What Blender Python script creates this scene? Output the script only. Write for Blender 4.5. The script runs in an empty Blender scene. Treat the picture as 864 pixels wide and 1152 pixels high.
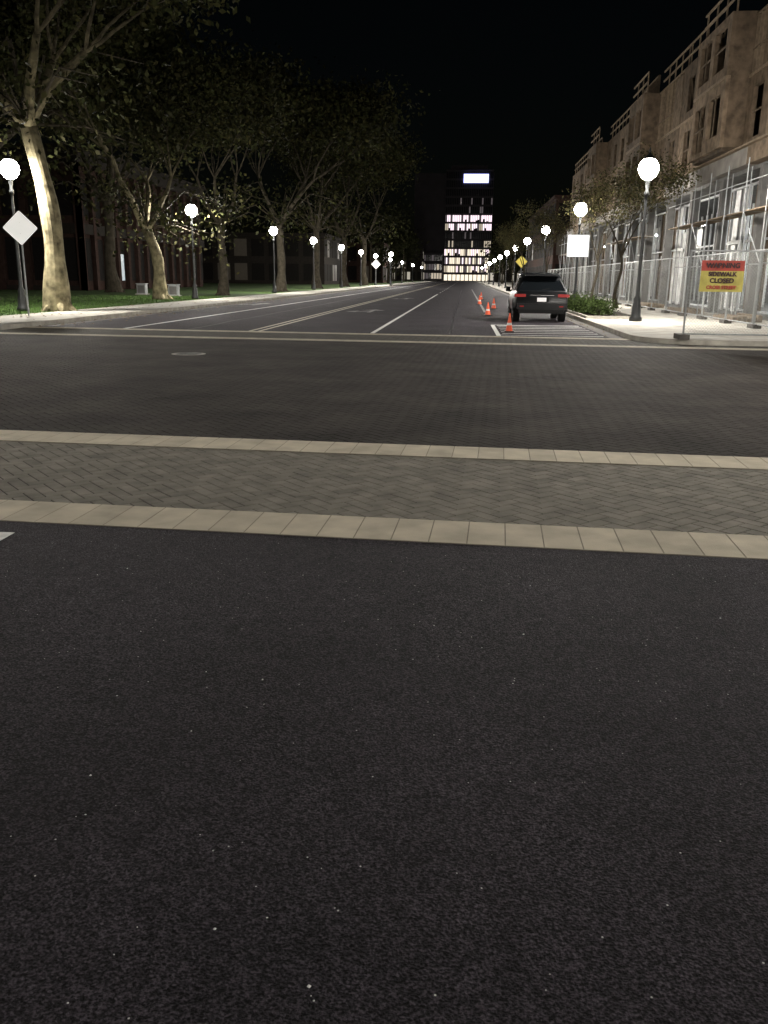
import bpy, math, random
from mathutils import Vector, Matrix
random.seed(7)
S=bpy.context.scene
COL=S.collection

# ------------------------------------------------------------ materials
def newmat(name):
    m=bpy.data.materials.new(name); m.use_nodes=True
    nt=m.node_tree; b=nt.nodes['Principled BSDF']
    return m,nt,b
def mat(name,col,rough=.7,var=.15,scale=6,bump=0.0,bscale=60,metal=0,emit=None,es=0,attr=False,detail=4,spec=None):
    m,nt,b=newmat(name); N=nt.nodes; L=nt.links
    b.inputs['Roughness'].default_value=rough; b.inputs['Metallic'].default_value=metal
    if spec is not None: b.inputs['Specular IOR Level'].default_value=spec
    tc=N.new('ShaderNodeTexCoord')
    no=N.new('ShaderNodeTexNoise'); no.inputs['Scale'].default_value=scale; no.inputs['Detail'].default_value=detail
    L.new(tc.outputs['Object'],no.inputs['Vector'])
    mr=N.new('ShaderNodeMapRange'); mr.inputs[1].default_value=.3; mr.inputs[2].default_value=.7
    mr.inputs[3].default_value=1-var; mr.inputs[4].default_value=1+var
    L.new(no.outputs['Fac'],mr.inputs[0])
    mx=N.new('ShaderNodeVectorMath'); mx.operation='SCALE'
    mx.inputs[0].default_value=col
    L.new(mr.outputs[0],mx.inputs['Scale'])
    out=mx.outputs[0]
    if attr:
        at=N.new('ShaderNodeAttribute'); at.attribute_name='tint'
        m2=N.new('ShaderNodeVectorMath'); m2.operation='MULTIPLY'
        L.new(out,m2.inputs[0]); L.new(at.outputs['Color'],m2.inputs[1]); out=m2.outputs[0]
    L.new(out,b.inputs['Base Color'])
    if bump:
        n2=N.new('ShaderNodeTexNoise'); n2.inputs['Scale'].default_value=bscale; n2.inputs['Detail'].default_value=3
        L.new(tc.outputs['Object'],n2.inputs['Vector'])
        bp=N.new('ShaderNodeBump'); bp.inputs['Strength'].default_value=bump; bp.inputs['Distance'].default_value=.01
        L.new(n2.outputs['Fac'],bp.inputs['Height']); L.new(bp.outputs[0],b.inputs['Normal'])
    if emit:
        b.inputs['Emission Color'].default_value=(*emit,1); b.inputs['Emission Strength'].default_value=es
    return m

def asphalt_mat():
    m,nt,b=newmat('asphalt'); N=nt.nodes; L=nt.links
    tc=N.new('ShaderNodeTexCoord')
    def noise(s,d=4):
        n=N.new('ShaderNodeTexNoise'); n.inputs['Scale'].default_value=s; n.inputs['Detail'].default_value=d
        L.new(tc.outputs['Object'],n.inputs['Vector']); return n.outputs['Fac']
    def rng(x,a,c,lo,hi):
        r=N.new('ShaderNodeMapRange'); r.inputs[1].default_value=a; r.inputs[2].default_value=c
        r.inputs[3].default_value=lo; r.inputs[4].default_value=hi; L.new(x,r.inputs[0]); return r.outputs[0]
    def mul(a,c):
        r=N.new('ShaderNodeMath'); r.operation='MULTIPLY'; L.new(a,r.inputs[0]); L.new(c,r.inputs[1]); return r.outputs[0]
    big=rng(noise(.7),.3,.7,.7,1.3)
    mid=rng(noise(9),.3,.7,.8,1.2)
    fine=rng(noise(140,3),.36,.66,.2,2.2)
    vo=N.new('ShaderNodeTexVoronoi'); vo.inputs['Scale'].default_value=120
    L.new(tc.outputs['Object'],vo.inputs['Vector'])
    sep=N.new('ShaderNodeSeparateColor'); L.new(vo.outputs['Color'],sep.inputs[0])
    agg=rng(sep.outputs[0],0,1,.3,2.0)
    v=mul(mul(big,mid),mul(fine,agg))
    base=N.new('ShaderNodeVectorMath'); base.operation='SCALE'; base.inputs[0].default_value=(.0195,.0168,.0205)
    L.new(v,base.inputs['Scale'])
    def specks(scale,rad,thr):
        w=N.new('ShaderNodeTexVoronoi'); w.inputs['Scale'].default_value=scale
        L.new(tc.outputs['Object'],w.inputs['Vector'])
        sp=N.new('ShaderNodeSeparateColor'); L.new(w.outputs['Color'],sp.inputs[0])
        a=N.new('ShaderNodeMath'); a.operation='GREATER_THAN'; a.inputs[1].default_value=thr; L.new(sp.outputs[1],a.inputs[0])
        c=N.new('ShaderNodeMath'); c.operation='LESS_THAN'; L.new(w.outputs['Distance'],c.inputs[0])
        L.new(rng(sp.outputs[2],0,1,rad*.4,rad),c.inputs[1])
        return mul(a.outputs[0],c.outputs[0])
    s1=specks(13,.06,.93); s2=specks(48,.17,.965)
    ad=N.new('ShaderNodeMath'); ad.operation='MAXIMUM'; L.new(s1,ad.inputs[0]); L.new(s2,ad.inputs[1])
    mx=N.new('ShaderNodeMix'); mx.data_type='RGBA'
    L.new(ad.outputs[0],mx.inputs[0]); L.new(base.outputs[0],mx.inputs[6]); mx.inputs[7].default_value=(.55,.55,.53,1)
    L.new(mx.outputs[2],b.inputs['Base Color'])
    b.inputs['Roughness'].default_value=.75; b.inputs['Specular IOR Level'].default_value=.07
    bp=N.new('ShaderNodeBump'); bp.inputs['Strength'].default_value=.55; bp.inputs['Distance'].default_value=.005
    L.new(fine,bp.inputs['Height']); L.new(bp.outputs[0],b.inputs['Normal'])
    return m

def chain_mat():
    m=bpy.data.materials.new('chain_link'); m.use_nodes=True
    nt=m.node_tree; N=nt.nodes; L=nt.links; b=N['Principled BSDF']; out=N['Material Output']
    b.inputs['Base Color'].default_value=(.22,.23,.22,1); b.inputs['Roughness'].default_value=.5; b.inputs['Metallic'].default_value=.2
    tc=N.new('ShaderNodeTexCoord'); sp=N.new('ShaderNodeSeparateXYZ'); L.new(tc.outputs['Object'],sp.inputs[0])
    def M(op,a,c=None,k=None):
        n=N.new('ShaderNodeMath'); n.operation=op
        L.new(a,n.inputs[0])
        if c is not None: L.new(c,n.inputs[1])
        if k is not None: n.inputs[1].default_value=k
        return n.outputs[0]
    h=M('ADD',sp.outputs[0],sp.outputs[1])
    u=M('MULTIPLY',M('ADD',h,sp.outputs[2]),k=13.0); v=M('MULTIPLY',M('SUBTRACT',h,sp.outputs[2]),k=13.0)
    a=M('LESS_THAN',M('FRACT',u),k=.07); c=M('LESS_THAN',M('FRACT',v),k=.07)
    w=M('MAXIMUM',a,c)
    tr=N.new('ShaderNodeBsdfTransparent'); mx=N.new('ShaderNodeMixShader')
    L.new(w,mx.inputs[0]); L.new(tr.outputs[0],mx.inputs[1]); L.new(b.outputs[0],mx.inputs[2]); L.new(mx.outputs[0],out.inputs[0])
    return m

def leaf_mat(name,col):
    return mat(name,col,rough=.8,var=.35,scale=1.2,attr=True,spec=.08,detail=2)

WARM=(1.0,.945,.865)
M_asph=asphalt_mat()
M_paverG=mat('paver_grey',(.18,.17,.145),.85,.25,5,.5,90,attr=True,spec=.12)
M_paverD=mat('paver_dark',(.034,.030,.027),.85,.4,.9,.5,90,attr=True,spec=.07)
M_joint=mat('joint_sand',(.018,.016,.0145),.95,.3,30,spec=.05)
M_tan=mat('tan_slab',(.49,.44,.34),.85,.18,4,.4,120,attr=True,spec=.2)
M_tanj=mat('tan_mortar',(.20,.175,.135),.95,.2,20)
M_conc=mat('sidewalk_concrete',(.33,.315,.275),.9,.25,1.8,.3,70)
M_kerb=mat('kerb_concrete',(.34,.32,.275),.9,.28,3,.3,70)
M_gut=mat('gutter_concrete',(.07,.065,.058),.9,.3,3,.3,70)
M_jline=mat('expansion_joint',(.10,.095,.085),.95,.2,10)
M_white=mat('road_paint_white',(.62,.62,.60),.6,.3,14)
M_worn=mat('road_paint_worn',(.16,.16,.155),.7,.6,9)
M_yel=mat('road_paint_centre',(.38,.345,.25),.6,.35,14)
M_tar=mat('tar_seam',(.006,.006,.006),.5,.2,10,spec=.15)
M_grassg=mat('lawn',(.035,.064,.015),.95,.5,1.2,.8,30,spec=.1)
M_blade=mat('grass_blade',(.045,.088,.018),.8,.3,3,attr=True,spec=.2)
M_dirt=mat('earth',(.03,.026,.02),.95,.3,.4,.5,12,spec=.1)
M_black=mat('black_paint',(.012,.013,.013),.4,.2,5)
M_globe=mat('lamp_glass_lower',(.8,.8,.8),.4,.02,3,emit=WARM,es=1350)
M_globe2=mat('lamp_glass_upper',(.8,.8,.8),.4,.02,3,emit=WARM,es=45)
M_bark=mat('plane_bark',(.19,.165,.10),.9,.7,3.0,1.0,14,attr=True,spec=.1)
M_barkm=mat('limb_bark_shaded',(.13,.112,.07),.9,.6,4.0,1.0,14,attr=True,spec=.1)  # plane bark in a darker tone, shade on the upper limbs
M_bark2=mat('dark_bark',(.042,.036,.026),.95,.4,4,.9,18,spec=.1)
M_leaf=leaf_mat('leaves',(.024,.026,.011))
M_leaf2=leaf_mat('street_tree_leaves',(.055,.053,.027))
M_bush=leaf_mat('shrub_leaves',(.05,.075,.022))
M_galv=mat('galvanised_steel',(.26,.27,.27),.5,.15,10,metal=.4)
M_signw=mat('sign_white_sheeting',(.85,.85,.83),.5,.06,5,emit=(1,1,.97),es=.3)  # faint emission stands in for light thrown back by the sheeting
M_coll=mat('cone_collar',(.7,.7,.68),.5,.1,5)
M_dark=mat('dark_interior',(.010,.009,.008),.9,spec=.1)
M_litter=mat('dry_leaf',(.16,.11,.05),.9,.3,20,attr=True)
M_chip=mat('stone_chip',(.75,.75,.73),.6,.1,20)

def add_lit(name,col,es):
    return mat(name,(.3,.3,.3),.5,.02,2,emit=col,es=es)

# ------------------------------------------------------------ mesh builder
class MB:
    def __init__(s): s.v=[];s.f=[];s.m=[];s.t=[];s.mats=[]
    def mi(s,m):
        if m not in s.mats: s.mats.append(m)
        return s.mats.index(m)
    def face(s,pts,m,t=1.0):
        i=len(s.v); s.v+= [tuple(p) for p in pts]; s.f.append(tuple(range(i,i+len(pts)))); s.m.append(s.mi(m)); s.t.append(t)
    def box(s,a,b,m,t=1.0):
        x0,y0,z0=a;x1,y1,z1=b
        if x0>x1:x0,x1=x1,x0
        if y0>y1:y0,y1=y1,y0
        if z0>z1:z0,z1=z1,z0
        i=len(s.v)
        s.v+=[(x0,y0,z0),(x1,y0,z0),(x1,y1,z0),(x0,y1,z0),(x0,y0,z1),(x1,y0,z1),(x1,y1,z1),(x0,y1,z1)]
        k=s.mi(m)
        for f in ((0,3,2,1),(4,5,6,7),(0,1,5,4),(1,2,6,5),(2,3,7,6),(3,0,4,7)):
            s.f.append(tuple(i+j for j in f)); s.m.append(k); s.t.append(t)
    def tube(s,pts,rad,m,n=8,caps=True,t=1.0):
        pts=[Vector(p) for p in pts]; k=s.mi(m); rings=[]
        for j,p in enumerate(pts):
            d=(pts[min(j+1,len(pts)-1)]-pts[max(j-1,0)]).normalized()
            a=Vector((0,1,0)) if abs(d.y)<.8 else Vector((1,0,0))
            u=d.cross(a).normalized(); w=d.cross(u).normalized()
            i=len(s.v)
            for q in range(n):
                an=2*math.pi*q/n
                s.v.append(tuple(p+(u*math.cos(an)+w*math.sin(an))*rad[j]))
            rings.append(i)
        for ri,(a,b) in enumerate(zip(rings,rings[1:])):
            tt=t[ri] if isinstance(t,list) else t
            for q in range(n):
                s.f.append((a+q,b+q,b+(q+1)%n,a+(q+1)%n)); s.m.append(k); s.t.append(tt)
        if caps:
            t0=t[0] if isinstance(t,list) else t
            s.f.append(tuple(rings[0]+q for q in range(n))); s.m.append(k); s.t.append(t0)
            s.f.append(tuple(rings[-1]+q for q in reversed(range(n)))); s.m.append(k); s.t.append(t0)
    def obj(s,name,smooth=False,loc=(0,0,0),parent=None,rotz=0):
        me=bpy.data.meshes.new(name); me.from_pydata(s.v,[],s.f)
        for m in s.mats: me.materials.append(m)
        me.polygons.foreach_set('material_index',s.m)
        at=me.attributes.new('tint','FLOAT_COLOR','FACE')
        fl=[]
        for t in s.t:
            if isinstance(t,tuple): fl+=[t[0],t[1],t[2],1]
            else: fl+=[t,t,t,1]
        at.data.foreach_set('color',fl)
        if smooth: me.polygons.foreach_set('use_smooth',[True]*len(s.f))
        me.update()
        o=bpy.data.objects.new(name,me); COL.objects.link(o); o.location=loc; o.rotation_euler=(0,0,rotz)
        if parent: o.parent=parent
        return o
def inst(o,name,loc,rotz=0,sc=1.0):
    n=bpy.data.objects.new(name,o.data); COL.objects.link(n); n.location=loc; n.rotation_euler=(0,0,rotz); n.scale=(sc,)*3
    return n
def empty(name,loc=(0,0,0),rotz=0):
    e=bpy.data.objects.new(name,None); COL.objects.link(e); e.location=loc; e.rotation_euler=(0,0,rotz); return e
def text(body,size,loc,m,parent,name='lettering',rot=(math.pi/2,0,0),bold=0.0,ext=.002):
    c=bpy.data.curves.new(name,'FONT'); c.body=body; c.size=size; c.align_x='CENTER'; c.align_y='CENTER'; c.extrude=ext; c.offset=bold
    c.materials.append(m); o=bpy.data.objects.new(name,c); COL.objects.link(o); o.location=loc; o.rotation_euler=rot; o.parent=parent; return o

# ------------------------------------------------------------ ground
g=MB(); g.face([(-1500,-600,-.06),(1500,-600,-.06),(1500,2400,-.06),(-1500,2400,-.06)],M_dirt); g.obj('ground')
KL,KR=-12.3,4.3
r=MB()
r.face([(-80,-40,0),(80,-40,0),(80,23,0),(-80,23,0)],M_asph)
r.face([(KL-.3,23,0),(KR+.3,23,0),(KR+.3,480,0),(KL-.3,480,0)],M_asph)
SL=-math.atan(.04)
cS,sS=math.cos(SL),math.sin(SL)
def rot(x,y): return (x*cS-y*sS,x*sS+y*cS)
a_=rot(15,4.737); b_=rot(-16,4.737)
r.face([(-16,-40,.012),(15,-40,.012),(a_[0],a_[1],.012),(b_[0],b_[1],.012)],M_asph)
r.obj('asphalt_road')

def herring(x0,x1,y0,y1,m,seed,spread,w=.1,tintf=None,gap=.005,b=.004):
    rnd=random.Random(seed); mb=MB(); k=mb.mi(m)
    c,s_=math.cos(math.radians(45)),math.sin(math.radians(45))
    R=int((abs(x1-x0)+abs(y1-y0))/w)+4; cx,cy=(x0+x1)/2,(y0+y1)/2
    hx=(x1-x0)/2; hy=(y1-y0)/2
    for i in range(-R,R):
        for j in range(-R,R):
            q=(i-j)%4
            if q==0: a=(i,j,i+2,j+1)
            elif q==2: a=(i,j-1,i+1,j+1)
            else: continue
            mx=(a[0]+a[2])/2*w; my=(a[1]+a[3])/2*w
            px=mx*c-my*s_; py=mx*s_+my*c
            if abs(px)>hx or abs(py)>hy: continue
            X0,Y0,X1,Y1=a[0]*w+gap,a[1]*w+gap,a[2]*w-gap,a[3]*w-gap
            z=.0095+rnd.uniform(-.001,.001)
            i0=len(mb.v)
            for (xx,yy,zz) in ((X0,Y0,.0045),(X1,Y0,.0045),(X1,Y1,.0045),(X0,Y1,.0045),(X0+b,Y0+b,z),(X1-b,Y0+b,z),(X1-b,Y1-b,z),(X0+b,Y1-b,z)):
                mb.v.append((cx+xx*c-yy*s_,cy+xx*s_+yy*c,zz))
            t=1+rnd.uniform(-spread,spread)
            if tintf: t*=tintf(cx+px,cy+py)
            for f in ((4,5,6,7),(0,1,5,4),(1,2,6,5),(2,3,7,6),(3,0,4,7)):
                mb.f.append(tuple(i0+n for n in f)); mb.m.append(k); mb.t.append((t,t*.99,t*.97))
    return mb
def band(x0,x1,y0,y1,seed,w=.222,dim=1.0):
    rnd=random.Random(seed); mb=MB()
    mb.face([(x0,y0,.014),(x1,y0,.014),(x1,y1,.014),(x0,y1,.014)],M_tanj)
    mb.face([(x0,y0,0),(x1,y0,0),(x1,y0,.014),(x0,y0,.014)],M_tanj)
    x=x0
    while x<x1:
        t=(1+rnd.uniform(-.09,.08))*dim; e=.0025
        a0,a1=x+e,min(x+w,x1)-e; b=.002
        pts=[(a0,y0+e,.0143),(a1,y0+e,.0143),(a1,y1-e,.0143),(a0,y1-e,.0143)]
        top=[(a0+b,y0+e+b,.0165),(a1-b,y0+e+b,.0165),(a1-b,y1-e-b,.0165),(a0+b,y1-e-b,.0165)]
        mb.face(top,M_tan,t)
        for i in range(4):
            j=(i+1)%4; mb.face([pts[i],pts[j],top[j],top[i]],M_tan,t*.8)
        x+=w
    return mb
XA,XB=-15,14
j=MB(); j.face([(XA,4.9,.004),(XB,4.9,.004),(XB,23.3,.004),(XA,23.3,.004)],M_joint); j.obj('paver_bedding',rotz=SL)
herring(XA+.1,XB-.1,5.12,7.3,M_paverG,1,.10,gap=.0042,b=.003).obj('crosswalk_pavers',rotz=SL)
herring(XA+.1,XB-.1,7.3,20.7,M_paverD,2,.12,gap=.0032,b=.003).obj('intersection_pavers',rotz=SL)
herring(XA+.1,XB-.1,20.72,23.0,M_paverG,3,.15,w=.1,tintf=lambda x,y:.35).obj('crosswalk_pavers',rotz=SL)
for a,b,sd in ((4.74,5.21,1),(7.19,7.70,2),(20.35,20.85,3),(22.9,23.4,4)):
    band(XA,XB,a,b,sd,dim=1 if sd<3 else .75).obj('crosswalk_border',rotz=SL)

# markings
def strip(mb,x0,x1,y0,y1,m,z=.004): mb.face([(x0,y0,z),(x1,y0,z),(x1,y1,z),(x0,y1,z)],m)
k=MB()
strip(k,-2.72,-2.60,-20,4.62,M_white,.016)
strip(k,-2.55,-2.43,23.8,82,M_white)
y=90
while y<300: strip(k,-2.55,-2.43,y,y+3,M_white); y+=9
strip(k,-5.98,-5.87,23.8,300,M_yel); strip(k,-5.72,-5.61,23.8,300,M_yel)
strip(k,-9.65,-9.52,23.8,300,M_white)
strip(k,.9,1.02,23.6,29.2,M_white,.008)
strip(k,.9,1.02,40,120,M_worn)
strip(k,1.02,3.8,29.2,29.32,M_white)
strip(k,1.02,3.8,24.0,24.12,M_white)
for i in range(6):
    yy=24.6+i*.85
    k.face([(1.1,yy,.008),(1.1,yy+.14,.008),(3.8,yy+.58,.008),(3.8,yy+.44,.008)],M_white)
for (ax,ay) in ((-4.15,38),(-4.15,62),(-11,45)):
    k.face([(ax-.09,ay,.004),(ax+.09,ay,.004),(ax+.09,ay+2.2,.004),(ax-.09,ay+2.2,.004)],M_worn)
    k.face([(ax-.55,ay+2.2,.004),(ax+.55,ay+2.2,.004),(ax,ay+3.4,.004)],M_worn)
    k.face([(ax-1.1,ay+.6,.0045),(ax-.6,ay+.2,.0045),(ax-.6,ay+1.6,.0045)],M_worn)
    k.face([(ax-.6,ay+.8,.0045),(ax-.09,ay+.5,.0045),(ax-.09,ay+.9,.0045),(ax-.6,ay+1.1,.0045)],M_worn)
k.obj('road_markings')
ts_=MB(); rnd=random.Random(2)
for x0 in (-7.8,-.4):
    p=(x0,24)
    while p[1]<110:
        q=(x0+rnd.uniform(-.05,.05),p[1]+1.5); ts_.face([(p[0],p[1],.0045),(p[0]+.05,p[1],.0045),(q[0]+.05,q[1],.0045),(q[0],q[1],.0045)],M_tar); p=q
ts_.obj('tar_seam')
gv=MB(); rnd=random.Random(12)
for i in range(90):
    x,y=rnd.uniform(-2.5,2.2),rnd.uniform(1.3,4.6); q=rnd.choice((.0015,.002,.002,.003,.0045)); a=rnd.uniform(0,3)
    b4=[(x+q*math.cos(a+t_)*rnd.uniform(.7,1.3),y+q*math.sin(a+t_)*rnd.uniform(.7,1.3),.0125) for t_ in (0,1.57,3.14,4.71)]
    tp=(x,y,.0125+q*.9)
    for i_ in range(4): gv.face([b4[i_],b4[(i_+1)%4],tp],M_chip)
gv.obj('gravel')
lv=MB()
for i in range(500):
    side=rnd.random()<.7
    x=(KL+abs(rnd.gauss(0,.5))) if side else (KR-abs(rnd.gauss(0,.3))); y=rnd.uniform(23.5,60)
    if rnd.random()<.3: x=rnd.uniform(-15,-12.5)
    z=.02 if x>KL else .15
    s_=rnd.uniform(.03,.07); a=rnd.uniform(0,3); c,q=math.cos(a)*s_,math.sin(a)*s_
    lv.face([(x-c,y-q,z),(x+q*.6,y-c*.6,z+.015),(x+c,y+q,z+.005),(x-q*.6,y+c*.6,z+.02)],M_litter,rnd.uniform(.5,1.4))
lv.obj('fallen_leaves')
mh=MB(); n=32
def ring(mb,cx,cy,r0,r1,z,m):
    for i in range(n):
        a,b=2*math.pi*i/n,2*math.pi*(i+1)/n
        mb.face([(cx+r0*math.cos(a),cy+r0*math.sin(a),z),(cx+r1*math.cos(a),cy+r1*math.sin(a),z),(cx+r1*math.cos(b),cy+r1*math.sin(b),z),(cx+r0*math.cos(b),cy+r0*math.sin(b),z)],m)
M_iron=mat('cast_iron',(.12,.12,.115),.5,.4,20,.6,60,metal=.3)
ring(mh,0,0,.26,.33,.014,M_kerb); ring(mh,0,0,.0,.26,.017,M_iron)
for i in range(-4,5): mh.box((-.2,i*.047-.008,.017),(.2,i*.047+.008,.023),M_iron)
mh.obj('manhole_cover',loc=(-5.3,16.4,0))

# ------------------------------------------------------------ sidewalks
def slab(poly,z,topm,sidem):
    mb=MB(); mb.face([(x,y_,z) for x,y_ in poly],topm)
    m_=len(poly)
    for i in range(m_):
        a=poly[i]; b=poly[(i+1)%m_]
        mb.face([(a[0],a[1],-.05),(b[0],b[1],-.05),(b[0],b[1],z),(a[0],a[1],z)],sidem)
    return mb
def arc(cx,cy,r_,a0,a1,n_=10):
    return [(cx+r_*math.cos(math.radians(a0+(a1-a0)*i/n_)),cy+r_*math.sin(math.radians(a0+(a1-a0)*i/n_))) for i in range(n_+1)]
YR=21.4
pr=[(KR,480)]+arc(KR+1.6,YR+1.6,1.6,180,270)+[(60,YR),(60,480)]
s=slab(pr,.13,M_conc,M_kerb)
def kerbstrip(mb,path,w,z):
    for a,b in zip(path,path[1:]):
        d=(Vector(b)-Vector(a)).normalized(); nrm=Vector((-d.y,d.x))*w
        a2=Vector(a)+nrm; b2=Vector(b)+nrm
        mb.face([(a[0],a[1],z),(b[0],b[1],z),(b2.x,b2.y,z),(a2.x,a2.y,z)],M_kerb)
kerbstrip(s,[(KR,480),(KR,60)]+arc(KR+1.6,YR+1.6,1.6,180,270)+[(60,YR)],.16,.134)
y=23.5
while y<130:
    s.face([(KR+.17,y,.1345),(9.0,y,.1345),(9.0,y+.02,.1345),(KR+.17,y+.02,.1345)],M_jline); y+=1.5
for x in (6.6,7.8): s.face([(x,YR+.2,.1347),(x+.02,YR+.2,.1347),(x+.02,130,.1347),(x,130,.1347)],M_jline)
s.obj('sidewalk')
gt=MB(); strip(gt,KR-.4,KR,23.5,300,M_gut,.004); strip(gt,KL,KL+.4,23.5,300,M_gut,.004); gt.obj('gutter')
YL=19.8
pl=[(KL,480),(-15.0,480),(-15.0,YL+2)]+[(-60,YL+2),(-60,YL)]+arc(KL-2.2,YL+2.2,2.2,270,360)
s=slab(pl,.13,M_conc,M_kerb)
kerbstrip(s,[(-60,YL)]+arc(KL-2.2,YL+2.2,2.2,270,360)+[(KL,480)],.16,.134)
y=23
while y<130:
    s.face([(-15.0,y,.1345),(KL-.17,y,.1345),(KL-.17,y+.02,.1345),(-15.0,y+.02,.1345)],M_jline); y+=1.5
s.obj('sidewalk')
lw=MB(); lw.face([(-300,YL+2,.12),(-15.0,YL+2,.12),(-15.0,480,.12),(-300,480,.12)],M_grassg); lw.obj('lawn')
gb=MB(); rnd=random.Random(5)
for i in range(12000):
    x=-15.02-abs(rnd.gauss(0,5)); yy=rnd.uniform(23,56); h=rnd.uniform(.05,.12); a=rnd.uniform(0,3.14); dx,dy=.012*math.cos(a),.012*math.sin(a)
    gb.face([(x-dx,yy-dy,.118),(x+dx,yy+dy,.118),(x+rnd.uniform(-.03,.03),yy+rnd.uniform(-.03,.03),.118+h)],M_blade,rnd.uniform(.6,1.4))
gb.obj('grass')

# ------------------------------------------------------------ street lamps
def lamp_mesh():
    mb=MB(); B=M_black
    prof=[(0,.22),(.12,.22),(.16,.17),(.5,.15),(.62,.12),(.75,.125),(.85,.075),(1.1,.065),(3.9,.045),(4.05,.045),(4.1,.08),(4.18,.08),(4.25,.05),(4.45,.06),(4.52,.08),(4.57,.11)]
    mb.tube([(0,0,z) for z,_ in prof],[r_ for _,r_ in prof],B,12)
    gp=[(4.57,.11),(4.64,.20),(4.76,.29),(4.90,.335)]
    mb.tube([(0,0,z) for z,_ in gp],[r_ for _,r_ in gp],M_globe,12,caps=False)
    gp=[(4.90,.335),(5.03,.315),(5.14,.25),(5.21,.17)]
    mb.tube([(0,0,z) for z,_ in gp],[r_ for _,r_ in gp],M_globe2,12,caps=False)
    cp=[(5.21,.20),(5.24,.20),(5.30,.13),(5.36,.06),(5.41,.03),(5.46,.045),(5.52,.03),(5.58,.008)]
    mb.tube([(0,0,z) for z,_ in cp],[r_ for _,r_ in cp],B,12)
    return mb
LM=lamp_mesh().obj('street_lamp',smooth=True,loc=(5.9,30.8,.13))
for yy in (48,68,88,108,130,155,185,220,265,320): inst(LM,'street_lamp',(5.9,yy,.13))
inst(LM,'street_lamp',(-16.2,31.0,.12))
for yy in (50.3,72,91.2,112,133,155,185,220,265,320): inst(LM,'street_lamp',(-15.7,yy,.12))
inst(LM,'street_lamp',(-12.0,143,.13))
for p in ((-15.7,10.5,0),(9.5,11.5,0),(-15.7,-10,0),(9.5,-9,0)): inst(LM,'street_lamp',p)

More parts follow.
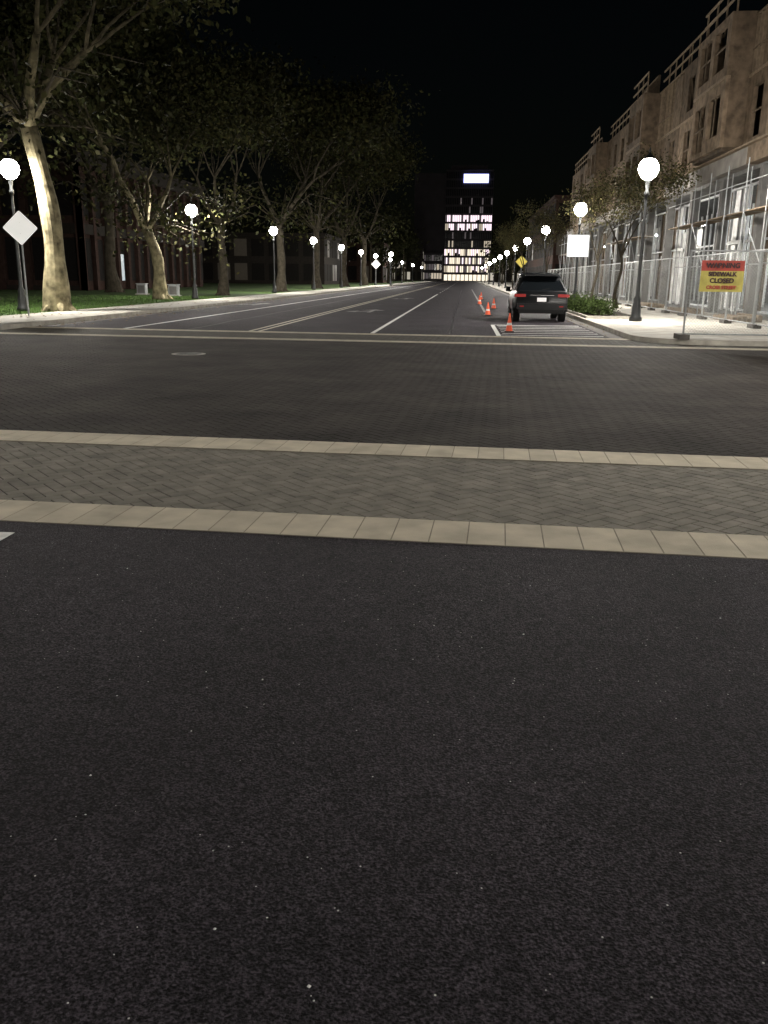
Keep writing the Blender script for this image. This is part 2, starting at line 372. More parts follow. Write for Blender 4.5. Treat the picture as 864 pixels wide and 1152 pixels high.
# ------------------------------------------------------------ trees
def tree_mb(seed,fork_h,tr,lean,limbs,limb_len,depth,nleaf,ls,bark,leaf,clr=1.1,spread=.8,flare=1.45,kids=3,low=0,l1=None,l2=None,fade=False):
    rnd=random.Random(seed); mb=MB(); l1=l1 or bark; l2=l2 or M_bark2
    pts=[];rad=[]
    for i in range(16):
        t=i/15; z=fork_h*t
        pts.append((lean[0]*t*t+.09*math.sin(t*6+seed),lean[1]*t+.05*math.cos(t*4),z-.05)); rad.append(tr*(flare-(flare-1)*min(1,t*4))*(1-.28*t)*(1+.06*math.sin(t*17+seed)))
    # trunk tint painted darker towards the crown, imitating lamp light falling off with height
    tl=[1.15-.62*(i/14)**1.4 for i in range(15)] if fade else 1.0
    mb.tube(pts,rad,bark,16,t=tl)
    for i in range(6):
        a=2*math.pi*i/6+rnd.uniform(-.3,.3)
        mb.tube([(.0,.0,.45),(tr*1.15*math.cos(a),tr*1.15*math.sin(a),.12),(tr*1.9*math.cos(a),tr*1.9*math.sin(a),-.05)],[tr*.5,tr*.34,tr*.12],bark,7,caps=False)
    tips=[]
    def br(p,d,ln,r_,dp):
        q=Vector(p); P=[tuple(q)]; R=[r_]; dd=Vector(d)
        for i in range(4):
            dd=(dd+Vector((rnd.uniform(-.22,.22),rnd.uniform(-.22,.22),rnd.uniform(-.08,.16)))).normalized()
            q=q+dd*ln/4; P.append(tuple(q)); R.append(r_*(1-.12*(i+1)))
            if dp<=1 and i>=1: tips.append((Vector(q),dp))
        mm=l1 if dp==depth else (l2 if dp==depth-1 else M_bark2)
        tt=([.85,.68,.5,.36] if dp==depth else [.6,.45,.35,.28]) if fade else 1.0  # limb tints darken outward too, crown shade put into the colour
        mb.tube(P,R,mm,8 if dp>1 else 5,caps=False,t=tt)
        if dp>0:
            for c in range(kids):
                a=rnd.uniform(0,6.28); sp=rnd.uniform(.45,.95)
                side=Vector((math.cos(a),math.sin(a),rnd.uniform(-.25,.5)))
                nd=(dd+side*sp).normalized()
                br(P[-1],nd,ln*rnd.uniform(.6,.85),R[-1]*.68,dp-1)
    for i in range(limbs):
        a=2*math.pi*i/limbs+rnd.uniform(-.3,.3)
        d=Vector((math.cos(a)*spread,math.sin(a)*spread,rnd.uniform(.7,1.3))).normalized()
        p0=Vector(pts[-1])-Vector((0,0,.15))
        br(p0,d,limb_len*rnd.uniform(.85,1.15),rad[-1]*rnd.uniform(.6,.8),depth)
    for i in range(low):
        a=rnd.uniform(0,6.28); rr=rnd.uniform(1.2,limb_len*1.3)
        e_=Vector((pts[-1][0]+rr*math.cos(a),pts[-1][1]+rr*math.sin(a),fork_h+rnd.uniform(-.7,2.4)))
        mb.tube([pts[-1],((pts[-1][0]+e_.x)/2,(pts[-1][1]+e_.y)/2,e_.z+.5),e_],[.06,.04,.015],M_bark2,5,caps=False); tips.append((e_,0))
    kf=mb.mi(leaf)
    per=max(1,nleaf//len(tips))
    for q,dp in tips:
        t0=rnd.uniform(.35,1.5); cr=clr*rnd.uniform(.7,1.25)
        for _ in range(per):
            c=q+Vector((rnd.gauss(0,cr*.5),rnd.gauss(0,cr*.5),rnd.gauss(0,cr*.36)))
            n_=Vector((rnd.gauss(0,1),rnd.gauss(0,1),rnd.gauss(.7,.8))).normalized()
            u=n_.orthogonal().normalized(); u.rotate(Matrix.Rotation(rnd.uniform(0,6.28),3,n_)); w=n_.cross(u)
            s_=ls*rnd.uniform(.6,1.3); t=t0*rnd.uniform(.7,1.3)
            i0=len(mb.v)
            mb.v+=[tuple(c-u*s_),tuple(c-w*s_*.55+u*s_*.1),tuple(c+u*s_),tuple(c+w*s_*.55+u*s_*.1)]
            mb.f.append((i0,i0+1,i0+2,i0+3)); mb.m.append(kf); mb.t.append((t*rnd.uniform(.9,1.2),t,t*.85))
    return mb
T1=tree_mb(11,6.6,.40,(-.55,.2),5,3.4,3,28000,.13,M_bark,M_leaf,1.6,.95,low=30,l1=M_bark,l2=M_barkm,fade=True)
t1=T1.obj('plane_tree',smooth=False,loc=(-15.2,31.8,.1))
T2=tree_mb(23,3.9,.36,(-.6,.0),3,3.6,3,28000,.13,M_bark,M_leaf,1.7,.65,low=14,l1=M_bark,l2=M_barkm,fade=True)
t2=T2.obj('plane_tree',loc=(-17.0,48.3,.1))
T3=tree_mb(31,4.8,.33,(.1,.1),4,4.2,3,22000,.16,M_bark2,M_leaf,1.9,.8,low=12)
t3=T3.obj('plane_tree',loc=(-17.0,61,.1))
for i,(x,yy,rz,sc) in enumerate(((-16.6,79,1,1.25),(-17,101,2.2,1.35),(-17,124,3,1.45),(-17.2,150,4,1.55),(-25,44,2.0,1.3),(-27,66,3.3,1.4),(-38,52,5.1,1.4))):
    inst(t3,'plane_tree',(x,yy,.1),rz,sc)
TS=tree_mb(41,2.4,.08,(.05,0),4,1.8,2,4200,.06,M_bark2,M_leaf2,.6,.32,1.2)
ts=TS.obj('street_tree',loc=(7.5,44.5,.13)); ts.scale=(1.1,)*3
for i,(x,yy,sc) in enumerate(((7.6,53,1.1),(5.4,60,.95),(5.3,80,.95),(5.3,100,1.0))):
    inst(ts,'street_tree',(x,yy,.13),i*1.3+.6,sc)

def mass(name,x0,x1,y0,y1,h,nl,ls,seed):
    rnd=random.Random(seed); mb=MB(); kf=mb.mi(M_leaf)
    cl=[(rnd.uniform(x0,x1),rnd.uniform(y0,y1),rnd.uniform(.35,1)*h) for _ in range(max(12,nl//250))]
    for _ in range(nl):
        c=Vector(rnd.choice(cl)); c+=Vector((rnd.gauss(0,2.2),rnd.gauss(0,2.2),rnd.gauss(0,1.6)))
        c.z=max(1,c.z)
        n_=Vector((rnd.gauss(0,1),rnd.gauss(0,1),rnd.gauss(0,1))).normalized(); u=n_.orthogonal().normalized(); w=n_.cross(u); s_=ls*rnd.uniform(.6,1.3)
        i0=len(mb.v); mb.v+=[tuple(c-u*s_),tuple(c-w*s_*.6),tuple(c+u*s_),tuple(c+w*s_*.6)]
        mb.f.append((i0,i0+1,i0+2,i0+3)); mb.m.append(kf); t=rnd.uniform(.5,1.2); mb.t.append(t)
    for x,yy,z in cl[:len(cl)//2]: mb.tube([(x,yy,0),(x,yy,z)],[.3,.12],M_bark2,6)
    mb.obj(name)
mass('distant_trees',-42,-15,200,340,17,9000,.5,1)
mass('distant_trees',9,32,140,340,12,8000,.45,2)

mb=MB(); rnd=random.Random(9)
for i in range(26):
    bx,by=rnd.uniform(4.75,6.0),rnd.uniform(33.0,45.5); R=rnd.uniform(.28,.48); t0=rnd.uniform(.6,1.3)
    for s_ in range(6):
        a=rnd.uniform(0,6.28); mb.tube([(bx,by,.13),(bx+.2*math.cos(a),by+.2*math.sin(a),.13+R)],[.012,.005],M_bark2,4)
    for _ in range(330):
        c=Vector((bx+rnd.gauss(0,R*.5),by+rnd.gauss(0,R*.5),.16+abs(rnd.gauss(R*.7,R*.45))))
        n_=Vector((rnd.gauss(0,1),rnd.gauss(0,1),rnd.gauss(.5,1))).normalized(); u=n_.orthogonal().normalized(); w=n_.cross(u); q=rnd.uniform(.03,.06)
        mb.face([c-u*q,c-w*q*.5,c+u*q,c+w*q*.5],M_bush,t0*rnd.uniform(.7,1.3))
mb.obj('planter_shrubs')
pb=MB(); pb.face([(4.5,32.6,.136),(6.4,32.6,.136),(6.4,46,.136),(4.5,46,.136)],M_dirt)
for a,b in (((4.46,32.5),(6.44,32.6)),((4.46,46),(6.44,46.1)),((4.46,32.6),(4.54,46)),((6.36,32.6),(6.44,46))): pb.box((a[0],a[1],.13),(b[0],b[1],.22),M_kerb)
pb.obj('planter_bed')

# ------------------------------------------------------------ signs
def diamond_sign(name,loc,size,zc,m,border=None,rotz=0):
    e=empty(name,loc,rotz)
    p=MB(); p.tube([(0,0,0),(0,0,zc+size*.6)],[.03,.03],M_galv,8); p.obj('post',parent=e)
    h=size*.7071; rr=.05; pl=MB()
    pts=[]
    for k_ in range(4):
        a=k_*90; cx=(h-rr*1.41)*math.cos(math.radians(a)); cz=(h-rr*1.41)*math.sin(math.radians(a))
        for q in range(5):
            an=math.radians(a-45+q*22.5); pts.append((cx+rr*math.cos(an),cz+rr*math.sin(an)))
    def lay(sc,y0,mm):
        pl.face([(x*sc,y0,zc+z*sc) for x,z in pts],mm)
    lay(1,-.036,m)
    pl.face([(x,-.033,zc+z) for x,z in reversed(pts)],M_galv)
    if border:
        lay(.94,-.0375,border); lay(.90,-.039,m)
    for dz in (.16,-.16): pl.tube([(0,-.045,zc+dz),(0,-.036,zc+dz)],[.012,.012],M_galv,6)
    pl.obj('plate',parent=e)
    return e
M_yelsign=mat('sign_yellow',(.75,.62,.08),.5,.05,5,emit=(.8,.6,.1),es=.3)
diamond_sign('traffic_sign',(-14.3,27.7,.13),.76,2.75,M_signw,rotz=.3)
diamond_sign('traffic_sign',(5.2,84,.13),.8,2.9,M_yelsign,M_black)
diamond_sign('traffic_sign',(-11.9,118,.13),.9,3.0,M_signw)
e=empty('parking_sign',(4.9,40,.13))
p=MB(); p.tube([(0,0,0),(0,0,3.35)],[.035,.035],M_black,8); p.obj('post',parent=e)
M_panel=mat('sign_face_glow',(.8,.8,.8),.5,.03,4,emit=(.93,.96,1),es=1.1)  # added glow stands in for street light on the reflective face
p=MB(); p.box((-.48,-.09,2.32),(.48,-.04,3.26),M_galv); p.box((-.45,-.094,2.35),(.45,-.0905,3.23),M_panel); p.obj('panel',parent=e)

# fence + banner
M_chain=chain_mat()
def fence_run(name,p0,p1,h,npan):
    e=empty(name,(p0[0],p0[1],.13)); dx,dy=p1[0]-p0[0],p1[1]-p0[1]
    fr=MB(); me=MB()
    for i in range(npan):
        a=(dx*(i+.01)/npan,dy*(i+.01)/npan); b=(dx*(i+.985)/npan,dy*(i+.985)/npan)
        for q in (a,b): fr.tube([(q[0],q[1],.05),(q[0],q[1],h)],[.025,.025],M_galv,8)
        for z in (.12,h-.02): fr.tube([(a[0],a[1],z),(b[0],b[1],z)],[.02,.02],M_galv,6)
        me.face([(a[0],a[1],.12),(b[0],b[1],.12),(b[0],b[1],h-.02),(a[0],a[1],h-.02)],M_chain)
        fr.box((b[0]-.12,b[1]-.3,0),(b[0]+.12,b[1]+.3,.12),M_gut)
    fr.box((-.12,-.3,0),(.12,.3,.12),M_gut)
    fr.obj('frame',parent=e); me.obj('chain_link_mesh',parent=e)
    return e
f1=fence_run('temporary_fence',(5.3,21.75),(11.6,21.9),2.08,2)
f2=fence_run('temporary_fence',(8.8,24.5),(8.8,96),2.3,24)
M_ban=mat('banner_yellow',(.44,.38,.09),.7,.2,5); M_banr=mat('banner_red',(.36,.05,.035),.7,.2,5); M_ink=mat('banner_ink',(.05,.02,.02),.7)
e=empty('warning_banner',(6.08,21.7,0))
b=MB(); nx=12
def by(x,z): return -.01+.02*math.sin(x*9+z*5)
for i in range(nx):
    for jz in range(6):
        x0,x1=-.50+1.0*i/nx,-.50+1.0*(i+1)/nx; z0,z1=1.25+.72*jz/6,1.25+.72*(jz+1)/6
        b.face([(x0,by(x0,z0),z0),(x1,by(x1,z0),z0),(x1,by(x1,z1),z1),(x0,by(x0,z1),z1)],M_banr if jz>=4 else M_ban)
b.obj('cloth',parent=e,smooth=True)
text('WARNING',.16,(0,-.04,1.85),M_ink,e,bold=.006)
text('SIDEWALK',.135,(0,-.04,1.655),M_ink,e,bold=.006)
text('CLOSED',.15,(0,-.04,1.505),M_ink,e,bold=.006)
text('CROSS STREET',.105,(0,-.04,1.35),M_banr,e,bold=.005)

# cones
M_or=mat('cone_orange',(.75,.10,.03),.5,.1,5,emit=(1,.12,.03),es=.04)
cn=MB()
cn.box((-.17,-.17,0),(.17,.17,.03),M_black)
cn.tube([(0,0,.03),(0,0,.20)],[.125,.09],M_or,16,caps=False); cn.tube([(0,0,.20),(0,0,.27)],[.09,.075],M_coll,16,caps=False); cn.tube([(0,0,.27),(0,0,.54),(0,0,.56)],[.075,.022,.018],M_or,16)
c0=cn.obj('traffic_cone',loc=(1.33,25.6,0)); c0.scale=(.8,.8,.95)
for x,yy in ((1.0,37),(1.5,45),(.9,52),(1.2,64)): inst(c0,'traffic_cone',(x,yy,0),.3,.95)

# ------------------------------------------------------------ car
M_paint=mat('car_paint',(.004,.0045,.0055),.3,.05,3,spec=.3)
M_glass=mat('car_glass',(.004,.005,.006),.08,.02,3,spec=.6)
M_trim=mat('car_trim',(.01,.01,.01),.7,.1,8,spec=.2)
M_tire=mat('tyre_rubber',(.012,.012,.012),.9,.2,20,spec=.2)
M_rim=mat('wheel_rim',(.25,.25,.26),.35,.05,8,metal=.8)
M_tail=mat('tail_light_red',(.22,.008,.008),.2,.05,5,emit=(1,.12,.1),es=.10)
M_plate=mat('licence_plate',(.75,.75,.75),.5,.05,8,emit=(1,.9,.88),es=.3)
M_chrome=mat('chrome',(.35,.35,.35),.25,.02,4,metal=1)
def build_car(name,loc,rotz=0,paint=M_paint):
    import bmesh
    e=empty(name,loc,rotz)
    st=[(0.0,.90,.42,1.08,.66,1.56),(.35,.95,.36,1.08,.70,1.64),(1.2,.965,.30,1.06,.72,1.70),(2.2,.965,.28,1.04,.72,1.70),(2.9,.96,.28,1.03,.70,1.63),(3.55,.95,.28,1.02,.86,1.06),(4.2,.92,.30,.96,.78,.99),(4.6,.82,.40,.80,.66,.84)]
    bm=bmesh.new(); rings=[]
    for i,(y_,w,zb,bz,rw,rz) in enumerate(st):
        half=[(w*.86,zb,0),(w*.985,zb+.13,0),(w,.72 if i<7 else .66,0),(w*.965,bz,.0),(rw,rz-.07,0),(rw*.88,rz-.01,0),(rw*.45,rz+.02,0)]
        ys=[0]*7
        if i==0: ys=[.10,.0,.0,.07,.40,.44,.46]
        if i==1: ys=[0,0,0,0,.25,.27,.27]
        if i==4: ys=[0,0,0,0,-.25,-.25,-.25]
        if i==7: ys=[-.1,0,0,-.05,-.1,-.12,-.12]
        ringR=[bm.verts.new((h[0],y_+ys[q],h[1])) for q,h in enumerate(half)]
        ringL=[bm.verts.new((-h[0],y_+ys[q],h[1])) for q,h in enumerate(half)]
        rings.append((ringL,ringR))
    glass=[]
    for i in range(len(rings)-1):
        for side in (0,1):
            A=rings[i][side];B=rings[i+1][side]
            for q in range(6):
                f=bm.faces.new((A[q],B[q],B[q+1],A[q+1]) if side==1 else (A[q],A[q+1],B[q+1],B[q]))
                if q==3 and i in (1,2,3): glass.append(f)
        f=bm.faces.new((rings[i][0][6],rings[i][1][6],rings[i+1][1][6],rings[i+1][0][6]))
        if i==4: glass.append(f)
        bm.faces.new((rings[i][0][0],rings[i+1][0][0],rings[i+1][1][0],rings[i][1][0]))
    for idx in (0,len(rings)-1):
        L_,R_=rings[idx]
        for q in range(6):
            f=bm.faces.new((L_[q],R_[q],R_[q+1],L_[q+1]) if idx==0 else (L_[q],L_[q+1],R_[q+1],R_[q]))
            if idx==0 and q==3: glass.append(f)
    bmesh.ops.recalc_face_normals(bm,faces=bm.faces[:])
    res=bmesh.ops.inset_individual(bm,faces=glass,thickness=.055,depth=-.006)
    for f in bm.faces: f.smooth=True
    for f in glass: f.material_index=1
    me=bpy.data.meshes.new('body'); bm.to_mesh(me); bm.free(); me.materials.append(paint); me.materials.append(M_glass)
    o=bpy.data.objects.new('body',me); COL.objects.link(o); o.parent=e
    bv=o.modifiers.new('b','BEVEL'); bv.width=.035; bv.segments=3; bv.limit_method='ANGLE'; bv.angle_limit=math.radians(22)
    for ix,(x,y_) in enumerate(((-.82,.92),(.82,.92),(-.82,3.72),(.82,3.72))):
        w=MB(); s_=1 if x>0 else -1
        w.tube([(-.12,0,0),(-.10,0,0),(.10,0,0),(.12,0,0)],[.33,.365,.365,.33],M_tire,28)
        w.tube([(s_*.121,0,0),(s_*.128,0,0)],[.235,.225],M_rim,24)
        for a in range(5):
            an=a*2*math.pi/5; c,q=math.cos(an),math.sin(an)
            w.tube([(s_*.13,0,0),(s_*.134,c*.21,q*.21)],[.035,.025],M_rim,6)
        w.obj('wheel_%d'%(ix+1),loc=(x,y_,.365),parent=e)
        ar=MB()
        for q in range(14):
            a0=math.pi*q/14; a1=math.pi*(q+1)/14
            xo=s_*.972
            ar.face([(xo,y_+.385*math.cos(a0),.365+.385*math.sin(a0)),(xo,y_+.385*math.cos(a1),.365+.385*math.sin(a1)),(xo,y_+.44*math.cos(a1),.365+.44*math.sin(a1)),(xo,y_+.44*math.cos(a0),.365+.44*math.sin(a0))],M_trim)
            ar.face([(xo-s_*.002,y_,.365),(xo-s_*.002,y_+.39*math.cos(a0),.365+.39*math.sin(a0)),(xo-s_*.002,y_+.39*math.cos(a1),.365+.39*math.sin(a1))],M_tire)
        ar.obj('wheel_arch_%d'%(ix+1),parent=e)
    d=MB()
    d.box((-.86,-.06,.46),(.86,.10,.66),M_paint); d.box((-.78,-.075,.32),(.78,.12,.459),M_trim)
    for s_ in (-1,1):
        d.box((s_*.93,-.03,.88),(s_*.56,.03,.98),M_tail); d.box((s_*.955,-.01,.88),(s_*.931,.22,.98),M_tail)
        d.box((s_*.76,-.068,.54),(s_*.62,-.061,.58),M_tail)
        d.tube([(s_*.68,.55,1.72),(s_*.70,.9,1.765),(s_*.70,2.5,1.765),(s_*.67,2.8,1.70)],[.016]*4,M_trim,6)
        d.box((s_*.98,2.72,1.03),(s_*1.14,2.86,1.20),M_paint); d.box((s_*.93,2.76,1.03),(s_*.979,2.82,1.08),M_trim)
        d.tube([(s_*.55,-.085,.36),(s_*.55,.1,.36)],[.04,.04],M_trim,12)
    d.box((-.26,-.012,.72),(.26,-.004,.87),M_trim); d.box((-.16,-.022,.725),(.16,-.013,.86),M_plate)
    d.box((-.42,-.018,.93),(.42,.01,.95),M_chrome)
    d.box((-.60,.27,1.60),(.60,.52,1.65),M_paint)
    d.tube([(.0,.045,1.13),(.28,.055,1.17)],[.012,.008],M_trim,5)
    d.obj('rear_details',parent=e)
    return e
build_car('parked_car',(2.72,31.4,0))

# ------------------------------------------------------------ construction building
M_osb=mat('osb_sheathing',(.125,.093,.064),.85,.4,3,.4,40,attr=True,spec=.1)
M_stud=mat('timber_stud',(.17,.13,.09),.8,.25,6,attr=True,spec=.1)
M_steel=mat('steel_stud',(.34,.345,.35),.5,.15,6)
M_wrap=mat('white_board',(.64,.645,.63),.7,.25,2)
M_slabc=mat('slab_concrete',(.085,.082,.077),.9,.25,2)
M_fasc=mat('fascia_board',(.17,.155,.135),.8,.3,1.5)
M_tubel=add_lit('work_light_tube',(.9,.97,1),240)
def construction():
    e=empty('construction_building')
    X=11.0; Y0,Y1=25.0,98.0; rnd=random.Random(17)
    w=MB(); fr=MB(); gf=MB()
    for z0,z1 in ((5.75,6.05),(9.1,9.35)): w.box((X+.2,Y0+.1,z0),(27,Y1-.1,z1),M_slabc)
    w.box((26.8,Y0,.1),(27,Y1,12),M_osb,.6); w.box((X+.2,Y1-.2,.1),(26.8,Y1,12),M_osb,.7)
    w.box((X+.25,47,11.9),(26.8,Y1-.2,12.05),M_osb,.6)
    segs=[(25,33,0,11.2,'s'),(33,38.5,0,11.6,'s'),(38.5,43.5,-.9,11.7,'w'),(43.5,50,0,12.4,'w'),(50,56,0,12.1,'s'),(56,60.5,-.9,12.8,'w'),(60.5,75,0,12.1,'w'),(75,79.5,-.9,12.8,'w'),(79.5,98,0,12.0,'w')]
    def wall(xf,y0,y1,z0,z1,wy0,wy1,wz0,wz1,t):
        th=.16
        w.box((xf,y0,z0),(xf+th,wy0,z1),M_osb,t); w.box((xf,wy1,z0),(xf+th,y1,z1),M_osb,t*1.05)
        w.box((xf,wy0,z0),(xf+th,wy1,wz0),M_osb,t*.95); w.box((xf,wy0,wz1),(xf+th,wy1,z1),M_osb,t)
        if rnd.random()<.5:
            mid=(wy0+wy1)/2; fr.box((xf+.02,mid-.03,wz0),(xf+.06,mid+.03,wz1),M_stud,.7)
        if rnd.random()<.4: fr.box((xf+.03,wy0,(wz0+wz1)/2),(xf+.08,wy1,(wz0+wz1)/2+.06),M_stud,.7)
        if rnd.random()<.5: fr.tube([(xf+.1,wy0,wz0),(xf+.1,wy1,wz1)],[.04,.04],M_stud,4,t=.8)
    for (a,b_,xo,top,kind) in segs:
        xf=X+xo; n_=max(1,round((b_-a)/2.9)); dw=(b_-a)/n_
        for i in range(n_):
            y0=a+i*dw; y1=y0+dw-.012; c=(y0+y1)/2+rnd.uniform(-.2,.2); ww=rnd.choice((.45,.6,.75)) if xo==0 else .85
            t=rnd.uniform(.65,1.25)
            wall(xf,y0,y1,6.75,9.3,c-ww,c+ww,6.95 if rnd.random()<.4 else 7.3,8.85,t)
            if kind=='w': wall(xf,y0,y1,9.42,min(top,12.1),c-ww,c+ww,9.8,11.4,rnd.uniform(.65,1.2))
            else:
                y=y0
                while y<y1-.05: fr.box((xf,y,9.42),(xf+.13,y+.05,top-.09),M_stud,rnd.uniform(.7,1.4)); y+=.42
                fr.box((xf,y0,top-.089),(xf+.13,y1,top),M_stud)
                fr.box((xf+.001,y0,10.3),(xf+.12,y1,10.36),M_stud,.8)
                if i%2==0: w.box((xf-.013,y0+.1,9.42),(xf-.001,y0+dw*.6,top-.2),M_osb,rnd.uniform(.8,1.2))
        if xo<0:
            for yy in (a,b_-.14): w.box((xf+.162,yy,6.75),(X+.16,yy+.14,min(top,12.1)),M_osb,.9)
            w.box((xf+.162,a+.15,6.62),(X,b_-.15,6.75),M_osb,.5)
        w.box((xf-.05,a,9.302),(xf+.17,b_-.01,9.418),M_stud,1.1)
        z=min(top,12.1)
        y=a+.3
        while y<b_: fr.box((xf+.2,y,z),(xf+.26,y+.06,z+1.15),M_stud,rnd.uniform(.8,1.4)); y+=1.5
        fr.box((xf+.14,a,z+.55),(xf+.199,b_,z+.64),M_stud,1.3); fr.box((xf+.14,a,z+1.06),(xf+.199,b_,z+1.15),M_stud,1.3)
    for (ya,yb,zt) in ((34,39,13.8),(63,68,14.4)):
        y=ya
        while y<yb: fr.box((X+1.2,y,11),(X+1.33,y+.06,zt),M_stud); y+=.5
        fr.box((X+1.2,ya,zt),(X+1.33,yb,zt+.1),M_stud)
        fr.tube([(X+1.15,ya,11.2),(X+1.15,yb,zt)],[.05,.05],M_stud,4)
    y=Y0+2
    while y<Y1:
        w.box((X+.3,y,6.06),(X+6,y+.12,9.09),M_osb,.7); w.box((X+4,y+.13,6.06),(X+4.1,y+2.5,9.09),M_osb,.5); y+=5.7
    y=Y0
    while y<Y1-.1:
        y2=min(y+rnd.uniform(2.4,4.8),Y1); gf.box((X-.25+rnd.uniform(-.01,.01),y,5.9),(X+.3,y2-.015,6.55),rnd.choice((M_fasc,M_fasc,M_wrap if rnd.random()<.3 else M_fasc,M_osb))); y=y2
    gf.box((X-.45,Y0,6.552),(X+.3,Y1,6.62),M_stud)
    y=Y0
    while y<Y1:
        gf.box((X,y,.161),(X+.4,y+.4,5.74),M_slabc); y+=5.2
    y=Y0
    while y<Y1:
        r_=rnd.random()
        if r_<.7: gf.box((X+1.5,y,.161),(X+1.6,y+.06,5.74),M_steel)
        r2=rnd.random()
        if r2<.28: gf.box((X+1.62,y,.2 if rnd.random()<.6 else 3.0),(X+1.64,y+1.2,rnd.choice((2.8,5.6,4.2))),M_wrap)
        elif r2<.6: gf.box((X+1.62,y,.2),(X+1.64,y+1.2,rnd.choice((5.6,5.6,3.2))),M_osb,.9)
        y+=rnd.choice((.6,.6,.6,1.2,1.8))
    for z in (.2,3.2,5.6): gf.box((X+1.47,Y0,z),(X+1.62,Y1,z+.08),M_steel)
    y=Y0
    while y<Y1:
        gf.box((X+5,y,.161),(X+5.1,y+.09,5.74),M_wrap); y+=1.2
    for y in (33.4,41.8,52.6): 
        gf.box((X+1.3,y,.161),(X+1.42,y+.12,3.3),M_wrap); gf.box((X+1.3,y+1.7,.161),(X+1.42,y+1.82,3.3),M_wrap); gf.box((X+1.3,y+.121,3.15),(X+1.42,y+1.699,3.3),M_wrap)
    gf.box((X+8,Y0,.161),(X+8.1,Y1,5.74),M_slabc)
    gf.box((X,Y0,.1),(26.79,Y1-.21,.16),M_slabc)
    sc=MB(); y=Y0+1
    while y<Y1-3:
        if not (44<y<50 or 62<y<72):
            for xx in (X-1.2,X-.35):
                sc.tube([(xx,y,.13),(xx,y,5.7)],[.022,.022],M_galv,6)
            for z in (2.1,3.9): sc.tube([(X-1.2,y,z),(X-.35,y,z)],[.02,.02],M_galv,5)
            if rnd.random()<.5: sc.tube([(X-1.2,y,2.1),(X-1.2,y+2.4,3.9)],[.018,.018],M_galv,5)
            sc.tube([(X-1.2,y,4.9),(X-1.2,y+2.4,4.9)],[.018,.018],M_galv,5)
            sc.box((X-1.15,y+.03,3.9),(X-.4,y+2.37,3.94),M_stud,rnd.uniform(.6,1.3))
        y+=2.4
    li=MB()
    for y in (30,34,36,38,43,46,53,56,66,78,90):
        li.box((X+2.6,y,4.6),(X+2.7,y+1.3,4.67),M_tubel); li.box((X+2.5,y-.02,4.671),(X+2.8,y+1.32,4.75),M_steel)
    w.obj('walls',parent=e); fr.obj('framing',parent=e); gf.obj('ground_floor',parent=e); sc.obj('scaffold',parent=e); li.obj('work_lights',parent=e)
construction()
pm=MB(); rnd=random.Random(3)
for (x,y_) in ((9.7,31),(9.6,38),(9.7,46)):
    for i in range(6):
        pm.box((x-.5+i*.17,y_,.15),(x-.36+i*.17,y_+2.4,.28+.1*rnd.random()),M_stud,rnd.uniform(.7,1.2))
pm.obj('lumber_pile')

# ------------------------------------------------------------ left brick building
M_brick=mat('brick_red',(.036,.022,.018),.9,.25,3,.4,30,spec=.05)
M_stone=mat('limestone',(.022,.019,.016),.85,.15,3,spec=.05)
M_winl=add_lit('window_cool_light',(.7,.9,1),.35)
def arcade():
    e=empty('brick_building',(-31,70,0)); b=MB()
    H=11; W=32; D=34
    b.box((-W,.4,0),(-.4,D,H),M_brick)
    n_=14
    for i in range(n_):
        x=-i*W/n_
        b.box((x-.55,0,0),(x,.398,H-1),M_brick)
        b.box((x-W/n_,.05,4.6),(x-.552,.39,5.4),M_stone); b.box((x-W/n_,.1,.05),(x-.552,.39,.5),M_stone)
        b.box((x-W/n_+.15,.30,.9),(x-.7,.396,4.3),M_dark); b.box((x-W/n_+.15,.30,6),(x-.7,.396,8.6),M_dark)
        y=i*D/n_
        b.box((-.398,y,0),(0,y+.55,H-1),M_brick); b.box((-.39,y+.552,4.6),(-.05,y+D/n_,5.4),M_stone)
        b.box((-.396,y+.7,.9),(-.30,y+D/n_-.15,4.3),M_dark); b.box((-.396,y+.7,6),(-.30,y+D/n_-.15,8.6),M_dark)
    b.box((-W,-.1,H-.998),(.1,D,H),M_stone); b.box((-W,-.3,H+.001),(.3,D,H+.35),M_stone)
    b.box((-.28,8.4,.9),(-.27,9.2,3.2),M_winl)
    b.obj('walls',parent=e)
arcade()
def low_building(name,loc,W,D,H,storeys,lit,seed,m=M_stone,litm=None,bay=3.0):
    rnd=random.Random(seed); e=empty(name,loc); b=MB(); b.box((0,0,0),(W,D,H),m); sh=H/storeys; nb=int(W/bay)
    wn=MB()
    for k_ in range(storeys):
        for i in range(nb):
            L_=rnd.random()<lit; mm=litm if L_ else M_dark
            wn.box((i*bay+.4,-.04,k_*sh+.7),((i+1)*bay-.4,.02,(k_+1)*sh-.5),mm)
            b.box((i*bay+.3,-.12,k_*sh+.55),((i+1)*bay-.3,-.041,k_*sh+.69),m)
        for i in range(int(D/bay)):
            mm=litm if rnd.random()<lit else M_dark
            for xx in (-.04,W-.02): wn.box((xx,i*bay+.4,k_*sh+.7),(xx+.06,(i+1)*bay-.4,(k_+1)*sh-.5),mm)
    b.box((-.3,-.3,H+.001),(W+.3,D+.3,H+.5),m)
    b.obj('walls',parent=e); wn.obj('windows',parent=e)
M_w1=mat('window_curtained',(.03,.026,.02),.6,.2,2,emit=(1,.8,.55),es=.012); M_w2=add_lit('window_bright',(1,.9,.72),.35)
low_building('low_building',(-52,150,0),28,20,8,2,.2,4,M_stone,M_w1)
low_building('low_building',(-44,215,0),24,20,9,2,.35,5,M_brick,M_w1)
low_building('brick_building',(12,125,0),24,50,12,3,.12,6,M_brick,M_w1)
low_building('office_building',(-45,345,0),28,22,12,3,.3,7,M_stone,M_w2,bay=2)
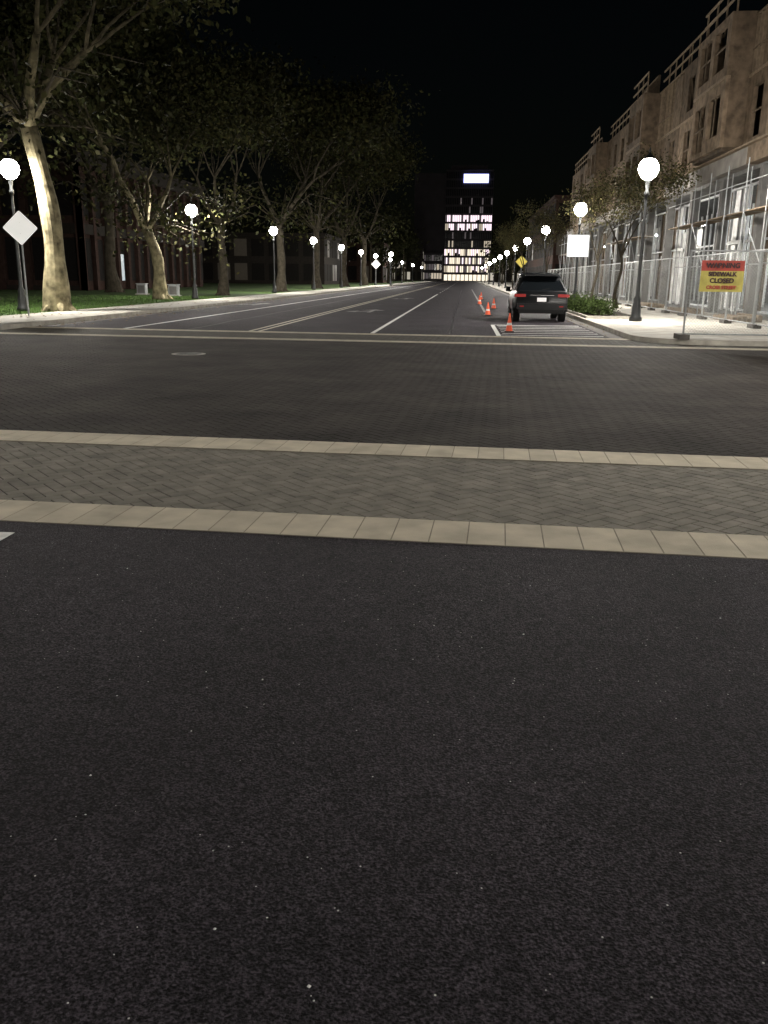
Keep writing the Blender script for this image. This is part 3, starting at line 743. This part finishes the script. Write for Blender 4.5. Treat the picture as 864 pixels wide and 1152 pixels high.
low_building('storefront_building',(9,335,0),30,25,8,2,.5,8,M_stone,M_w2,bay=2)
for (x,y_) in ((-22.5,60),(-19.2,57)):
    ub=MB(); ub.box((-.3,-.25,0.05),(.3,.25,.7),M_galv); ub.box((-.35,-.3,.701),(.35,.3,.75),M_galv); ub.box((-.4,-.35,0),(.4,.35,.05),M_conc); ub.box((-.25,-.262,.1),(.25,-.251,.62),M_slabc)
    ub.obj('utility_cabinet',loc=(x,y_,.12))

# ------------------------------------------------------------ tower
M_tw=mat('tower_concrete',(.08,.072,.08),.8,.15,.3)
M_tg=mat('tower_glass',(.02,.022,.028),.15,.1,.5)
M_l1=add_lit('office_window_pink',(1,.80,.88),1.5); M_l2=add_lit('office_window_warm',(1,.88,.68),1.3); M_l3=add_lit('office_window_dim',(.9,.75,.8),.08); M_l4=add_lit('office_window_mid',(1,.85,.65),.5)
M_logo=add_lit('roof_sign_light',(.45,.48,1.0),3.0); M_logo2=add_lit('roof_sign_core',(.85,.88,1),6.0)
def tower():
    e=empty('office_tower',(-9.7,400,0)); rnd=random.Random(77); W=20.6; H=47
    b=MB(); wn=MB(); b.box((0,0,0),(W,20,H),M_tw); b.box((-14,4,0),(-.01,24,46),M_tw)
    sh=3.6; NC=26
    for k_ in range(1,13):
        z=k_*sh; b.box((-.2,-.3,z-.45),(W+.2,-.001,z+.25),M_tw)
        for i in range(NC):
            x0=i*W/NC+.1; x1=(i+1)*W/NC-.1; zz0=z+.3; zz1=z+sh-.6
            mm=M_tg
            if k_==7: mm=M_l1 if rnd.random()<.8 else M_l3
            elif k_==6: mm=rnd.choice((M_l1,M_l3,M_l1,M_l4))
            elif k_==5: mm=M_l3 if rnd.random()<.3 else M_tg
            elif k_ in (1,2,3): mm=rnd.choice((M_l2,M_l2,M_l4,M_l1,M_l3))
            elif k_ in (4,): mm=M_l4 if rnd.random()<.15 else M_tg
            elif k_ in (8,9): mm=M_l3 if rnd.random()<.12 else M_tg
            if mm is M_l1: 
                if rnd.random()<.4: zz0+=rnd.uniform(.3,1.2)
            wn.box((x0,-.12,zz0),(x1,-.002,zz1),mm)
    for i in range(NC//2+1): b.box((i*W/(NC//2)-.11,-.35,3.5),(i*W/(NC//2)+.11,-.301,46),M_tw)
    for i in range(11): wn.box((i*W/11+.2,-.12,.3),((i+1)*W/11-.2,-.002,2.9),M_l2)
    b.box((-9,-8,0),(-.5,3.9,12),M_tw)
    for k_ in range(3):
        for i in range(7): wn.box((-9+i*1.2+.15,-8.1,k_*3.8+1),(-9+(i+1)*1.2-.15,-8.001,k_*3.8+3.4),rnd.choice((M_l3,M_l4,M_tg)))
    b.box((2,2,47.001),(18,16,49),M_tw)
    b.obj('walls',parent=e); wn.obj('windows',parent=e)
    lg=MB(); lg.box((7.6,-.8,41.6),(18.4,-.36,45.2),M_logo); lg.box((9,-.85,42.4),(17.4,-.81,44.3),M_logo2); lg.obj('roof_sign',parent=e)
tower()

# ------------------------------------------------------------ world, moonlight, camera
W=bpy.data.worlds.new('World'); S.world=W; W.use_nodes=True; nt=W.node_tree
sky=nt.nodes.new('ShaderNodeTexSky'); sky.sky_type='NISHITA'; sky.sun_disc=False
sky.sun_elevation=math.radians(8); sky.sun_rotation=math.radians(200)
bg=nt.nodes['Background']; bg.inputs['Strength'].default_value=.0004
nt.links.new(sky.outputs[0],bg.inputs[0])
sl=bpy.data.lights.new('moon_light','SUN'); sl.energy=.002; sl.angle=math.radians(.5); sl.color=(.9,.93,1)
so=bpy.data.objects.new('moon_light',sl); COL.objects.link(so); so.rotation_euler=(math.radians(50),0,math.radians(200))
cam=bpy.data.cameras.new('camera'); co=bpy.data.objects.new('camera',cam); COL.objects.link(co)
cam.sensor_fit='VERTICAL'; cam.sensor_height=24; cam.lens=20; cam.clip_end=3000; cam.clip_start=.05
R=Matrix.Rotation(math.radians(5.05),4,'Z')@Matrix.Rotation(math.radians(74.6),4,'X')@Matrix.Rotation(math.radians(.7),4,'Z')
co.matrix_world=Matrix.Translation((0,0,1.5))@R
S.camera=co
S.view_settings.view_transform='Standard'; S.view_settings.look='None'; S.view_settings.exposure=0
